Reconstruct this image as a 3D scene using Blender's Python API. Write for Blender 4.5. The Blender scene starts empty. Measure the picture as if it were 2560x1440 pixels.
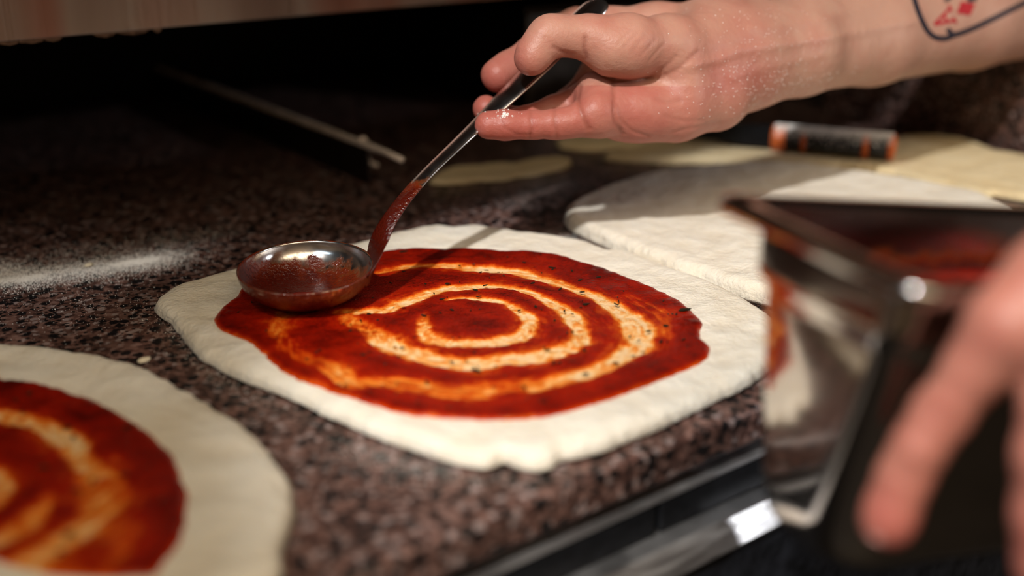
import bpy, bmesh, math, random
import numpy as np
from mathutils import Vector, Matrix
from mathutils.bvhtree import BVHTree

scene = bpy.context.scene
COL = scene.collection
rng = np.random.default_rng(7)
random.seed(7)

# ------------------------------------------------------------------ camera
Z0 = 0.90                       # counter top height above the floor
FPX = 2800.0                    # focal length in pixels of the 2560-wide frame
PITCH = math.radians(20.9)
CAMH = 0.236                    # camera above the counter top
C = np.array([0.0, 0.0, Z0 + CAMH])
FW = np.array([0, math.cos(PITCH), -math.sin(PITCH)])
RT = np.array([1.0, 0, 0])
UP = np.array([0, math.sin(PITCH), math.cos(PITCH)])
cam_data = bpy.data.cameras.new('camera')
cam_data.sensor_width = 36.0
cam_data.lens = FPX / 2560 * 36
cam_data.clip_start = 0.01
cam_data.dof.use_dof = True
cam_data.dof.focus_distance = 0.630
cam_data.dof.aperture_fstop = 2.5
cam = bpy.data.objects.new('camera', cam_data)
cam.location = C
cam.rotation_euler = (math.pi / 2 - PITCH, 0, 0)
COL.objects.link(cam)
scene.camera = cam

# ------------------------------------------------------------------ world, lamps, exposure
scene.view_settings.view_transform = 'Standard'
scene.view_settings.look = 'None'
scene.view_settings.gamma = 1.0
scene.view_settings.use_curve_mapping = False
scene.view_settings.exposure = 0.0
world = bpy.data.worlds.new('world')
scene.world = world
world.use_nodes = True
world.node_tree.nodes['Background'].inputs[0].default_value = (1.0, 0.78, 0.6, 1)
world.node_tree.nodes['Background'].inputs[1].default_value = 0.015


def aim(o, target):
    d = Vector(target) - o.location
    o.rotation_euler = d.to_track_quat('-Z', 'Y').to_euler()


def spot(name, loc, target, power, color, angle, blend, radius):
    l = bpy.data.lights.new(name, 'SPOT')
    l.energy = power
    l.color = color
    l.spot_size = math.radians(angle)
    l.spot_blend = blend
    l.shadow_soft_size = radius
    o = bpy.data.objects.new(name, l)
    o.location = loc
    COL.objects.link(o)
    aim(o, target)
    return o


def area(name, loc, target, power, color, sx, sy):
    l = bpy.data.lights.new(name, 'AREA')
    l.shape = 'RECTANGLE'
    l.size = sx
    l.size_y = sy
    l.energy = power
    l.color = color
    o = bpy.data.objects.new(name, l)
    o.location = loc
    COL.objects.link(o)
    aim(o, target)
    return o


# a hard ceiling spot over the cook's station, added spots for the rim and the flour, added warm fill, a cool panel
spot('ceiling_spot', (-0.32, -0.40, Z0 + 1.25), (0.225, 0.585, Z0), 106, (1.0, 0.975, 0.95), 25, 0.35, 0.028)
spot('added_side_spot', (1.5, 0.25, Z0 + 0.62), (-0.08, 0.76, Z0), 20, (0.97, 0.97, 1.0), 36, 0.6, 0.03)  # added to brighten the divider rim, hook and ladle's inner wall
spot('added_flour_spot', (-0.9, -0.70, Z0 + 0.95), (-0.32, 0.655, Z0), 42, (0.95, 0.97, 1.0), 9, 0.8, 0.02)  # added to light the flour band outside the main cone
area('warm_fill_panel', (0.4, -0.9, 2.5), (0.4, -0.8, 0.0), 33, (1.0, 0.80, 0.54), 2.2, 1.3)  # added warm fill that lifts the shaded parts
area('cool_ceiling_panel', (-1.1, -1.3, 2.4), (-0.2, -0.2, 0.7), 6, (0.70, 0.87, 1.0), 1.2, 0.2)

# ------------------------------------------------------------------ geometry helpers


def ray(x, y):
    return FW + (x - 1280) / FPX * RT - (y - 720) / FPX * UP


def P(x, y, d):                 # photograph direction (x, y) at distance d along the view axis
    return C + d * ray(x, y)


def G(x, y, z=0.0):             # the same on a horizontal plane z above the counter
    r = ray(x, y)
    return C + r * ((z - CAMH) / r[2])


def proj(q):
    q = np.asarray(q, dtype=float) - C
    d = q @ FW
    return 1280 + FPX * (q @ RT) / d, 720 - FPX * (q @ UP) / d, d


EA = math.radians(52.8)
UD = np.array([math.sin(EA), math.cos(EA), 0])      # along the counter's front edge
VD = np.array([-math.cos(EA), math.sin(EA), 0])     # from the front edge to the back
ORI = G(1900, 1019)


def W(u, v, z):                 # counter coordinates: along, back, up
    return ORI + u * UD + v * VD + np.array([0, 0, z])


def vnoise(p, seed=0):
    """smooth value noise in -1..1; p is (N,2) or (N,3)"""
    p = np.asarray(p, dtype=np.float64)
    if p.shape[1] == 2:
        p = np.c_[p, np.zeros(len(p))]
    i = np.floor(p).astype(np.int64)
    f = p - i
    f = f * f * (3 - 2 * f)

    def h(a, b, c):
        n = (a * 374761393 + b * 668265263 + c * 2147483647 + seed * 974711) & 0xFFFFFFFF
        n = ((n ^ (n >> 13)) * 1274126177) & 0xFFFFFFFF
        n = (n ^ (n >> 16)) & 0xFFFF
        return n / 32767.5 - 1
    r = 0
    for dx in (0, 1):
        for dy in (0, 1):
            for dz in (0, 1):
                w = (f[:, 0] if dx else 1 - f[:, 0]) * (f[:, 1] if dy else 1 - f[:, 1]) * (f[:, 2] if dz else 1 - f[:, 2])
                r = r + w * h(i[:, 0] + dx, i[:, 1] + dy, i[:, 2] + dz)
    return r


def fbm(p, seed=0, o=3):
    p = np.asarray(p, dtype=np.float64)
    s, a = 0, 1.0
    for k in range(o):
        s = s + a * vnoise(p * (2 ** k) + 17.3 * k, seed + k)
        a *= 0.5
    return s / 1.75


def mesh_obj(name, verts, faces, mat, parent=None, smooth=True, attrs=None):
    me = bpy.data.meshes.new(name)
    me.from_pydata([tuple(map(float, v)) for v in verts], [], [tuple(map(int, f)) for f in faces])
    me.update()
    if smooth:
        me.polygons.foreach_set('use_smooth', [True] * len(me.polygons))
    for k, a in (attrs or {}).items():
        at = me.attributes.new(k, 'FLOAT', 'POINT')
        at.data.foreach_set('value', np.asarray(a, dtype=np.float32))
    o = bpy.data.objects.new(name, me)
    if mat:
        me.materials.append(mat)
    COL.objects.link(o)
    if parent:
        o.parent = parent
        o.matrix_parent_inverse = Matrix.Translation(-Vector(parent.location))
    return o


def tag(o, label=None, cat=None, group=None, kind=None):
    if label:
        o['label'] = label
    if cat:
        o['category'] = cat
    if group:
        o['group'] = group
    if kind:
        o['kind'] = kind
    return o


def empty(name, loc, label, cat):
    o = bpy.data.objects.new(name, None)
    o.location = tuple(float(a) for a in loc)
    o.empty_display_size = 0.02
    COL.objects.link(o)
    return tag(o, label, cat)


def box(u0, u1, v0, v1, z0, z1, bevel=0.0, seg=2):
    """box in counter coordinates -> verts, faces"""
    bm = bmesh.new()
    bmesh.ops.create_cube(bm, size=1)
    for v in bm.verts:
        v.co = Vector(((u0 + u1) / 2 + v.co.x * (u1 - u0), (v0 + v1) / 2 + v.co.y * (v1 - v0), (z0 + z1) / 2 + v.co.z * (z1 - z0)))
    if bevel:
        bmesh.ops.bevel(bm, geom=bm.edges[:], offset=bevel, segments=seg, affect='EDGES', profile=0.5)
    bm.verts.index_update()
    vs = [W(*v.co) for v in bm.verts]
    fs = [[l.index for l in f.verts] for f in bm.faces]
    bm.free()
    # counter frame is right-handed (u, v, z), so the faces keep their sense
    return vs, fs


def ubox(name, mat, parent, *a, bevel=0.0, seg=2):
    vs, fs = box(*a, bevel=bevel, seg=seg)
    return mesh_obj(name, vs, fs, mat, parent, smooth=False)


def tube(pts, rad, n=10, caps=True):
    pts = [np.asarray(p, float) for p in pts]
    rad = rad if hasattr(rad, '__len__') else [rad] * len(pts)
    vs, fs = [], []
    ref = np.array([0.31, 0.17, 0.93])
    for i, p in enumerate(pts):
        t = pts[min(i + 1, len(pts) - 1)] - pts[max(i - 1, 0)]
        t /= np.linalg.norm(t)
        a = np.cross(t, ref)
        a /= np.linalg.norm(a)
        b = np.cross(t, a)
        for k in range(n):
            q = 2 * math.pi * k / n
            vs.append(p + rad[i] * (math.cos(q) * a + math.sin(q) * b))
    for i in range(len(pts) - 1):
        for k in range(n):
            fs.append((i * n + k, i * n + (k + 1) % n, (i + 1) * n + (k + 1) % n, (i + 1) * n + k))
    if caps:
        fs.append(tuple(range(n))[::-1])
        fs.append(tuple((len(pts) - 1) * n + k for k in range(n)))
    return vs, fs


def smooth_path(pts, n):
    """Catmull-Rom through pts (rows of any width), n samples"""
    p = np.asarray(pts, float)
    q = np.vstack([2 * p[0] - p[1], p, 2 * p[-1] - p[-2]])
    t = np.linspace(0, len(p) - 1 - 1e-9, n)
    i = t.astype(int)
    f = (t - i)[:, None]
    a, b, c, d = q[i], q[i + 1], q[i + 2], q[i + 3]
    return 0.5 * (2 * b + (c - a) * f + (2 * a - 5 * b + 4 * c - d) * f ** 2 + (3 * b - a - 3 * c + d) * f ** 3)

# ------------------------------------------------------------------ materials


def mat(name):
    m = bpy.data.materials.new(name)
    m.use_nodes = True
    nt = m.node_tree
    b = nt.nodes['Principled BSDF']
    return m, nt, b


def node(nt, typ, **kw):
    n = nt.nodes.new(typ)
    for k, v in kw.items():
        if k in n.inputs:
            n.inputs[k].default_value = v
        else:
            setattr(n, k, v)
    return n


def ramp(nt, stops, fac=None, interp='LINEAR'):
    r = nt.nodes.new('ShaderNodeValToRGB')
    r.color_ramp.interpolation = interp
    while len(r.color_ramp.elements) < len(stops):
        r.color_ramp.elements.new(0.5)
    for e, (p, c) in zip(r.color_ramp.elements, stops):
        e.position = p
        e.color = (*c, 1) if len(c) == 3 else c
    if fac is not None:
        nt.links.new(fac, r.inputs[0])
    return r


def coords(nt, scale=(1, 1, 1), rot=(0, 0, 0)):
    t = nt.nodes.new('ShaderNodeTexCoord')
    mp = nt.nodes.new('ShaderNodeMapping')
    mp.inputs['Scale'].default_value = scale
    mp.inputs['Rotation'].default_value = rot
    nt.links.new(t.outputs['Object'], mp.inputs[0])
    return mp.outputs[0]


def noise(nt, vec, scale, detail=3, rough=0.55):
    n = node(nt, 'ShaderNodeTexNoise')
    n.inputs['Scale'].default_value = scale
    n.inputs['Detail'].default_value = detail
    n.inputs['Roughness'].default_value = rough
    nt.links.new(vec, n.inputs['Vector'])
    return n.outputs['Fac']


def bump(nt, b, height, strength, dist):
    n = node(nt, 'ShaderNodeBump')
    n.inputs['Strength'].default_value = strength
    n.inputs['Distance'].default_value = dist
    nt.links.new(height, n.inputs['Height'])
    nt.links.new(n.outputs[0], b.inputs['Normal'])
    return n


def mixc(nt, fac, a, b, mode='MIX'):
    n = nt.nodes.new('ShaderNodeMix')
    n.data_type = 'RGBA'
    n.blend_type = mode
    for s, v in ((n.inputs[0], fac), (n.inputs[6], a), (n.inputs[7], b)):
        if isinstance(v, (int, float)):
            s.default_value = v
        elif isinstance(v, tuple):
            s.default_value = (*v, 1)
        else:
            nt.links.new(v, s)
    return n.outputs[2]


def math_n(nt, op, a, b=None, clamp=False):
    n = nt.nodes.new('ShaderNodeMath')
    n.operation = op
    n.use_clamp = clamp
    for s, v in zip(n.inputs, (a, b)):
        if v is None:
            continue
        if isinstance(v, (int, float)):
            s.default_value = v
        else:
            nt.links.new(v, s)
    return n.outputs[0]


def granite(name):
    m, nt, b = mat(name)
    v = coords(nt)
    vo = node(nt, 'ShaderNodeTexVoronoi')
    vo.inputs['Scale'].default_value = 330
    nt.links.new(v, vo.inputs['Vector'])
    sep = node(nt, 'ShaderNodeSeparateColor')
    nt.links.new(vo.outputs['Color'], sep.inputs[0])
    c1 = ramp(nt, [(0.0, (.05, .025, .021)), (0.35, (.095, .048, .039)), (0.7, (.155, .084, .068)), (1.0, (.23, .145, .127))], sep.outputs[0])
    wob = math_n(nt, 'MULTIPLY', math_n(nt, 'SUBTRACT', noise(nt, v, 520, 3, 0.65), 0.5), 0.85)

    def flecks(scale, share, size, soft, rot):
        f = node(nt, 'ShaderNodeTexVoronoi')
        f.inputs['Scale'].default_value = scale
        nt.links.new(coords(nt, (1, 1, 1), rot), f.inputs['Vector'])
        sp = node(nt, 'ShaderNodeSeparateColor')
        nt.links.new(f.outputs['Color'], sp.inputs[0])
        pick = math_n(nt, 'LESS_THAN', sp.outputs[0], share)
        near = ramp(nt, [(size, (1, 1, 1)), (size + soft, (0, 0, 0))], math_n(nt, 'ADD', f.outputs['Distance'], wob))
        return math_n(nt, 'MULTIPLY', pick, near.outputs[0])
    col = mixc(nt, math_n(nt, 'MULTIPLY', flecks(190, .45, .36, .08, (.5, .2, .9)), .9), c1.outputs[0], (.31, .25, .245))
    col = mixc(nt, flecks(150, .66, .38, .08, (0, 0, 0)), col, (.007, .006, .007))
    col = mixc(nt, flecks(330, .35, .40, .08, (.3, 1.2, .4)), col, (.010, .008, .008))
    big = ramp(nt, [(0.3, (.6, .58, .56)), (0.7, (1.15, 1.1, 1.08))], noise(nt, v, 45, 3))
    col = mixc(nt, 1.0, col, big.outputs[0], 'MULTIPLY')
    nt.links.new(col, b.inputs['Base Color'])
    b.inputs['Roughness'].default_value = 0.36
    h = math_n(nt, 'ADD', math_n(nt, 'MULTIPLY', sep.outputs[1], 0.5), noise(nt, v, 420, 2))
    bump(nt, b, h, 0.5, 0.0008)
    return m


def dough_mat(name, base, shade):
    m, nt, b = mat(name)
    v = coords(nt)
    n1 = noise(nt, v, 45, 4)
    n2 = noise(nt, v, 420, 3)
    c = ramp(nt, [(0.3, shade), (0.62, base)], n1)
    nt.links.new(c.outputs[0], b.inputs['Base Color'])
    b.inputs['Roughness'].default_value = 0.82
    b.inputs['Subsurface Weight'].default_value = 0.12
    b.inputs['Subsurface Radius'].default_value = (0.004, 0.0028, 0.0016)
    b.inputs['Subsurface Scale'].default_value = 1.0
    b.inputs['Specular IOR Level'].default_value = 0.2
    h = math_n(nt, 'ADD', math_n(nt, 'MULTIPLY', n1, 1.5), math_n(nt, 'MULTIPLY', n2, 0.35))
    bump(nt, b, h, 0.7, 0.0035)
    return m


def sauce_mat(name):
    """colour follows the layer's thickness (attribute 'thick')"""
    m, nt, b = mat(name)
    v = coords(nt)
    at = node(nt, 'ShaderNodeAttribute', attribute_name='thick')
    n1 = noise(nt, v, 190, 4, 0.6)
    n2 = noise(nt, v, 700, 3)
    t = math_n(nt, 'ADD', at.outputs['Fac'], math_n(nt, 'MULTIPLY', math_n(nt, 'SUBTRACT', n1, 0.5), 0.55))
    t = math_n(nt, 'ADD', t, math_n(nt, 'MULTIPLY', math_n(nt, 'SUBTRACT', n2, 0.5), 0.3), True)
    c = ramp(nt, [(0.0, (.80, .54, .29)), (0.09, (.78, .40, .13)), (0.24, (.72, .20, .020)), (0.44, (.54, .066, .004)), (0.66, (.32, .011, .0014)), (0.85, (.215, .0055, .001)), (1.0, (.10, .003, .001))], t)
    pulp = ramp(nt, [(0.32, (.50, .42, .42)), (0.52, (.92, .92, .92)), (0.72, (1.1, 1.1, 1.1))], noise(nt, v, 95, 4, 0.65))
    nt.links.new(mixc(nt, math_n(nt, 'MULTIPLY', t, 1.0), c.outputs[0], mixc(nt, 1.0, c.outputs[0], pulp.outputs[0], 'MULTIPLY')), b.inputs['Base Color'])
    r = ramp(nt, [(0.0, (.5,) * 3), (0.35, (.25,) * 3), (1.0, (.15,) * 3)], t)
    nt.links.new(r.outputs[0], b.inputs['Roughness'])
    b.inputs['Specular IOR Level'].default_value = 0.13
    b.inputs['Subsurface Weight'].default_value = 0.15
    b.inputs['Subsurface Radius'].default_value = (0.003, 0.0006, 0.0003)
    b.inputs['Subsurface Scale'].default_value = 0.6
    h = math_n(nt, 'ADD', n1, math_n(nt, 'MULTIPLY', n2, 0.6))
    bump(nt, b, h, 0.5, 0.002)
    return m


def steel(name, col=(.55, .53, .52), rough=0.24, brush=(4, 4, 500), sauce=None, metal=1.0, bstr=0.12):
    """brushed steel; sauce='attr' lays a film of sauce where the attribute is high"""
    m, nt, b = mat(name)
    v = coords(nt, brush)
    n1 = noise(nt, v, 1.0, 3)
    b.inputs['Metallic'].default_value = metal
    b.inputs['Base Color'].default_value = (*col, 1)
    r = ramp(nt, [(0.3, (rough * .8,) * 3), (0.7, (rough * 1.3,) * 3)], n1)
    nt.links.new(r.outputs[0], b.inputs['Roughness'])
    bump(nt, b, n1, bstr, 0.0004)
    if sauce:
        vv = coords(nt)
        s = node(nt, 'ShaderNodeBsdfPrincipled')
        at = node(nt, 'ShaderNodeAttribute', attribute_name='sauce')
        n2 = noise(nt, vv, 120, 4, 0.65)
        n3 = noise(nt, vv, 620, 3)
        f = math_n(nt, 'ADD', at.outputs['Fac'], math_n(nt, 'MULTIPLY', math_n(nt, 'SUBTRACT', n2, 0.5), 1.1))
        fm = ramp(nt, [(0.40, (0, 0, 0)), (0.62, (1, 1, 1))], f)
        c = ramp(nt, [(0.35, (.25, .072, .011)), (0.6, (.115, .014, .0025)), (0.9, (.055, .004, .0012))], f)
        nt.links.new(c.outputs[0], s.inputs['Base Color'])
        s.inputs['Roughness'].default_value = 0.17
        bp = node(nt, 'ShaderNodeBump')
        bp.inputs['Strength'].default_value = 0.8
        bp.inputs['Distance'].default_value = 0.0016
        nt.links.new(math_n(nt, 'ADD', n2, math_n(nt, 'MULTIPLY', n3, 0.7)), bp.inputs['Height'])
        nt.links.new(bp.outputs[0], s.inputs['Normal'])
        mx = node(nt, 'ShaderNodeMixShader')
        nt.links.new(fm.outputs[0], mx.inputs[0])
        nt.links.new(b.outputs[0], mx.inputs[1])
        nt.links.new(s.outputs[0], mx.inputs[2])
        nt.links.new(mx.outputs[0], nt.nodes['Material Output'].inputs[0])
    return m


def plain(name, col, rough=0.5, metal=0.0, spec=0.5, var=0.0, scale=200):
    m, nt, b = mat(name)
    b.inputs['Roughness'].default_value = rough
    b.inputs['Metallic'].default_value = metal
    b.inputs['Specular IOR Level'].default_value = spec
    v = coords(nt)
    n1 = noise(nt, v, scale, 3)
    lo = tuple(c * (1 - var) for c in col)
    hi = tuple(min(1, c * (1 + var)) for c in col)
    c = ramp(nt, [(0.3, lo), (0.7, hi)], n1)
    nt.links.new(c.outputs[0], b.inputs['Base Color'])
    return m


def skin_mat(name):
    m, nt, b = mat(name)
    v = coords(nt)
    at = node(nt, 'ShaderNodeAttribute', attribute_name='flush')
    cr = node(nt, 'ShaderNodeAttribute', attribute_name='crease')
    n1 = noise(nt, v, 70, 4)
    n2 = noise(nt, v, 1400, 2)
    n4 = noise(nt, coords(nt, (1, 1, 1)), 420, 3)
    f = math_n(nt, 'ADD', at.outputs['Fac'], math_n(nt, 'MULTIPLY', math_n(nt, 'SUBTRACT', n1, 0.5), 0.7), True)
    c = ramp(nt, [(0.0, (.47, .262, .190)), (0.45, (.43, .185, .135)), (1.0, (.37, .105, .080))], f)
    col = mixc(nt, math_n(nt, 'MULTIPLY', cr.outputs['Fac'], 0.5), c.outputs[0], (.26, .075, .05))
    nt.links.new(col, b.inputs['Base Color'])
    b.inputs['Roughness'].default_value = 0.46
    b.inputs['Specular IOR Level'].default_value = 0.38
    b.inputs['Subsurface Weight'].default_value = 0.22
    b.inputs['Subsurface Radius'].default_value = (0.006, 0.002, 0.001)
    b.inputs['Subsurface Scale'].default_value = 0.7
    h = math_n(nt, 'ADD', math_n(nt, 'MULTIPLY', n2, 0.35), n4)
    bump(nt, b, h, 0.4, 0.0008)
    return m


M = {}
M['granite'] = granite('granite')
M['dough'] = dough_mat('dough', (.76, .715, .62), (.70, .63, .515))
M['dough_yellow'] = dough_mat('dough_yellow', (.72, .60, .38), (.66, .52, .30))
M['sauce'] = sauce_mat('tomato_sauce')
M['steel'] = steel('brushed_steel')
M['lip'] = steel('lip_steel', (.66, .66, .67), 0.42, (30, 30, 400), bstr=0.1)
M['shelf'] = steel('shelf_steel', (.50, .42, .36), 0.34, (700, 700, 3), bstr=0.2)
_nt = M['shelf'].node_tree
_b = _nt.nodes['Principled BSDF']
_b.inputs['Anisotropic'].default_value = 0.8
_c = ramp(_nt, [(0.32, (.30, .21, .165)), (0.45, (.52, .44, .36)), (0.55, (.50, .27, .20)), (0.68, (.55, .53, .44))], noise(_nt, coords(_nt, (9, 9, 1.2)), 1.0, 2))  # reflection bands of the fascia painted into its base colour
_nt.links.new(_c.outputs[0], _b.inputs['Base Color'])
M['ladle'] = steel('ladle_steel', (.62, .60, .59), 0.20, (60, 60, 60), sauce=True, bstr=0.05)
M['pan'] = steel('pan_steel', (.56, .52, .49), 0.11, (6, 6, 120), bstr=0.03)
M['panin'] = steel('pan_sauce_steel', (.56, .52, .49), 0.2, (6, 6, 120), sauce=True, bstr=0.03)
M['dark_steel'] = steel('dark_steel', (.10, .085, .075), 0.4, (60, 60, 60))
M['rail'] = steel('rail_steel', (.88, .78, .70), 0.25, (60, 60, 60), metal=0.1)
M['black'] = plain('black_panel', (.006, .0065, .008), 0.42, 0.0, 0.16, 0.4)
M['worn_black'] = plain('worn_black_front', (.014, .015, .019), 0.45, 0.0, 0.4, 0.6, 90)
M['wall'] = plain('dark_wall', (.018, .014, .012), 0.8, 0, 0.2, 0.3, 8)
M['room'] = plain('warm_plaster', (.42, .33, .26), 0.7, 0, 0.3, 0.15, 6)
M['floor'] = plain('dark_floor', (.035, .03, .028), 0.6, 0, 0.4, 0.3, 12)
M['herb'] = plain('dried_herb', (.011, .010, .004), 0.5, 0, 0.3, 0.6, 600)
M['flour'] = plain('flour_white', (.82, .80, .76), 0.9, 0, 0.1, 0.05)
M['grip'] = plain('black_grip', (.016, .020, .026), 0.4, 0, 0.5, 0.3, 100)
M['orange'] = plain('orange_rubber', (.62, .13, .025), 0.5, 0, 0.5, 0.2, 100)
M['skin'] = skin_mat('skin')
M['nail'] = plain('fingernail', (.62, .33, .29), 0.25, 0, 0.5, 0.05)
M['ink'] = plain('tattoo_black', (.018, .017, .028), 0.5, 0, 0.3, 0.3, 400)
M['ink_red'] = plain('tattoo_red', (.40, .022, .028), 0.5, 0, 0.3, 0.25, 400)
M['crumb'] = plain('dough_crumb', (.70, .62, .46), 0.85, 0, 0.2, 0.1)
M['residue'] = plain('dried_residue', (.16, .09, .05), 0.8, 0, 0.2, 0.4)

# ------------------------------------------------------------------ the setting
tag(ubox('floor', M['floor'], None, -3, 3, -3, 1.5, -Z0 - 0.02, -Z0), kind='structure')
tag(ubox('wall_back', M['wall'], None, -3, 3, 0.95, 1.0, -Z0, 1.6), kind='structure')
tag(ubox('wall_front', M['room'], None, -2.6, 2.6, -1.95, -1.9, -Z0, 1.75), kind='structure')
tag(ubox('wall_left', M['room'], None, -2.6, -2.55, -1.9, 0.95, -Z0, 1.75), kind='structure')
tag(ubox('ceiling', M['room'], None, -2.6, 2.6, -1.95, 1.0, 1.75, 1.80), kind='structure')
# low granite upstand closing the counter at its far end
o = ubox('granite_upstand', M['granite'], None, 0.552, 0.582, -0.01, 0.40, 0.0003, 0.080, bevel=0.002)
tag(o, 'low upright granite slab closing the far end of the worktop', 'backsplash')

# granite worktop with an eased front arris
top = ubox('countertop', M['granite'], None, -1.3, 0.585, 0.0, 0.94, -0.019, 0.0, bevel=0.0035, seg=3)
tag(top, 'speckled brown and pink granite worktop under the pizza bases', 'countertop')

# cabinet under the worktop
cab = empty('counter_cabinet', W(-0.3, 0.3, -Z0), 'black cabinet front with steel trims below the granite worktop', 'cabinet')
ubox('body', M['black'], cab, -1.28, 0.54, 0.016, 0.92, -Z0, -0.0195)
ubox('trim_strip', M['lip'], cab, -1.28, 0.54, -0.0012, 0.016, -0.0262, -0.0246, bevel=0.0004)
ubox('drawer_front', M['black'], cab, -0.062, 0.50, -0.001, 0.016, -0.0422, -0.0268, bevel=0.0008)
ubox('drawer_front', M['black'], cab, -0.50, -0.065, -0.001, 0.016, -0.0422, -0.0268, bevel=0.0008)
ubox('lower_front', M['worn_black'], cab, -1.28, 0.54, -0.0165, 0.016, -0.75, -0.0538, bevel=0.001)
# projecting steel lip above the worn black lower front
lip_prof = [(0.016, -0.0430), (-0.0095, -0.0430), (-0.0106, -0.0435), (-0.0184, -0.0528), (-0.0184, -0.0536), (0.016, -0.0536)]
vs, fs = [], []
for u in (-1.28, 0.54):
    for a, b_ in lip_prof:
        vs.append(W(u, a, b_))
n = len(lip_prof)
for k in range(n):
    fs.append((k, (k + 1) % n, n + (k + 1) % n, n + k))
fs.append(tuple(range(n))[::-1])
fs.append(tuple(range(n, 2 * n)))
mesh_obj('steel_lip', vs, fs, M['lip'], cab, smooth=False)

# raised steel shelf over the back of the counter
sv, sz = 0.458, 0.1298
shelf = empty('steel_shelf', W(-0.2, sv, 0), 'brushed steel shelf front over the dark back of the counter', 'shelf')
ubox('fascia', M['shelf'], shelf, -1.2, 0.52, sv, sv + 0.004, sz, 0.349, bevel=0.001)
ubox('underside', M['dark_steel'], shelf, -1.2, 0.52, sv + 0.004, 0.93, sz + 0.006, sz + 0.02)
ubox('unseen_upper_shelf', M['dark_steel'], shelf, -1.2, 0.52, 0.125, 0.93, 0.35, 0.37, bevel=0.002)  # unseen, added with its front edge set to shade the counter's back
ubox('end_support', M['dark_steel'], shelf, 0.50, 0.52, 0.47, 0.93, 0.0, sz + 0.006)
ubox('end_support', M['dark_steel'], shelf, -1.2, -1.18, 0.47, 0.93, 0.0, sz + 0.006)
rv_, rf_ = [], []
for (x, w) in ((20, 30), (75, 40), (130, 26), (260, 30), (330, 45), (392, 12)):
    yb = 105 - x * 0.0864
    r = ray(x, yb + 3)
    t = ((sv + 0.002) - (C - ORI) @ VD) / (r @ VD)
    q = C + t * r
    s = w * t / FPX
    k0 = len(rv_)
    for a, b_ in ((-1, .6), (-.5, 1), (.4, 1), (1, .5), (.7, -.7), (.1, -1.2), (-.6, -.5)):
        rv_.append(q + UD * s * a + np.array([0, 0, b_ * 0.0016]) - VD * 0.0006)
        rv_.append(q + UD * s * a + np.array([0, 0, b_ * 0.0016]) + VD * 0.0012)
    rf_.append(tuple(k0 + 2 * i for i in range(7)))
    rf_.append(tuple(k0 + 2 * i + 1 for i in range(7))[::-1])
    for i in range(7):
        j = (i + 1) % 7
        rf_.append((k0 + 2 * i, k0 + 2 * i + 1, k0 + 2 * j + 1, k0 + 2 * j))
mesh_obj('dried_residue', rv_, rf_, M['residue'], shelf, smooth=False)

# low dark divider with a rolled bright rim and a hook, standing under the shelf
tray = empty('steel_divider', W(0.06, 0.6, 0), 'dark low divider plate with bright rolled rim and small hook under the shelf', 'divider')
TU, TZ = 0.052, 0.029
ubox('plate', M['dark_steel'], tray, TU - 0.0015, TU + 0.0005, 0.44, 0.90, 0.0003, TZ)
pts = [W(TU, v, TZ + (0.0012 if v > 0.41 else 0)) for v in np.linspace(0.392, 0.89, 24)]
vs, fs = tube(pts, [0.0022 if i < 2 else 0.0030 for i in range(24)], 10)
mesh_obj('rim', vs, fs, M['rail'], tray)
hk = W(TU + 0.001, 0.452, TZ)
hp = smooth_path([hk + np.array([0, 0, .004]) - UD * .003, hk + np.array([0, 0, .0045]) + UD * .002, hk + UD * .0045 + np.array([0, 0, -.004]),
                  hk + UD * .005 + np.array([0, 0, -.012]), hk + UD * .0065 - VD * .003 + np.array([0, 0, -.0165]), hk + UD * .008 - VD * .008 + np.array([0, 0, -.016])], 24)
vs, fs = tube(hp, [0.0016] * 19 + [0.0017, 0.0019, 0.0021, 0.0021, 0.0015], 8)
mesh_obj('hook', vs, fs, M['rail'], tray)

# dark bin far back
binb = empty('storage_bin', W(0.36, 0.62, 0), 'dark bin at the very back behind the ladle hand', 'bin')
bu, bv = 0.30, 0.56
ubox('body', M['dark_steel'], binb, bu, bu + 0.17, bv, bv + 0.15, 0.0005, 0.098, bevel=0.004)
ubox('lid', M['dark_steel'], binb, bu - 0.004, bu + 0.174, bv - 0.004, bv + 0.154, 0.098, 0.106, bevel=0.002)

# ------------------------------------------------------------------ dough and pizzas


def outline_R(pts_xy, c, n, smooth=2, rough=0.0, seed=0):
    """radius by angle for a star-shaped outline"""
    d = np.asarray(pts_xy) - c
    th = np.arctan2(d[:, 1], d[:, 0])
    r = np.hypot(d[:, 0], d[:, 1])
    o = np.argsort(th)
    th, r = th[o], r[o]
    th = np.r_[th - 2 * math.pi, th, th + 2 * math.pi]
    r = np.r_[r, r, r]
    q = np.linspace(-math.pi, math.pi, n, endpoint=False)
    R = np.interp(q, th, r)
    for _ in range(smooth):
        R = (np.roll(R, 1) + R * 2 + np.roll(R, -1)) / 4
    if rough:
        R = R + rough * fbm(np.c_[np.cos(q), np.sin(q)] * 14 + seed, seed, 3) + rough * 0.7 * fbm(np.c_[np.cos(q), np.sin(q)] * 40, seed + 5, 2)
    return q, R


def dough_top(x, y, T, seed, amp=0.0012):
    p = np.c_[x, y]
    return T + amp * fbm(p * 26, seed, 3) + amp * 0.30 * fbm(p * 110, seed + 9, 2)


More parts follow.
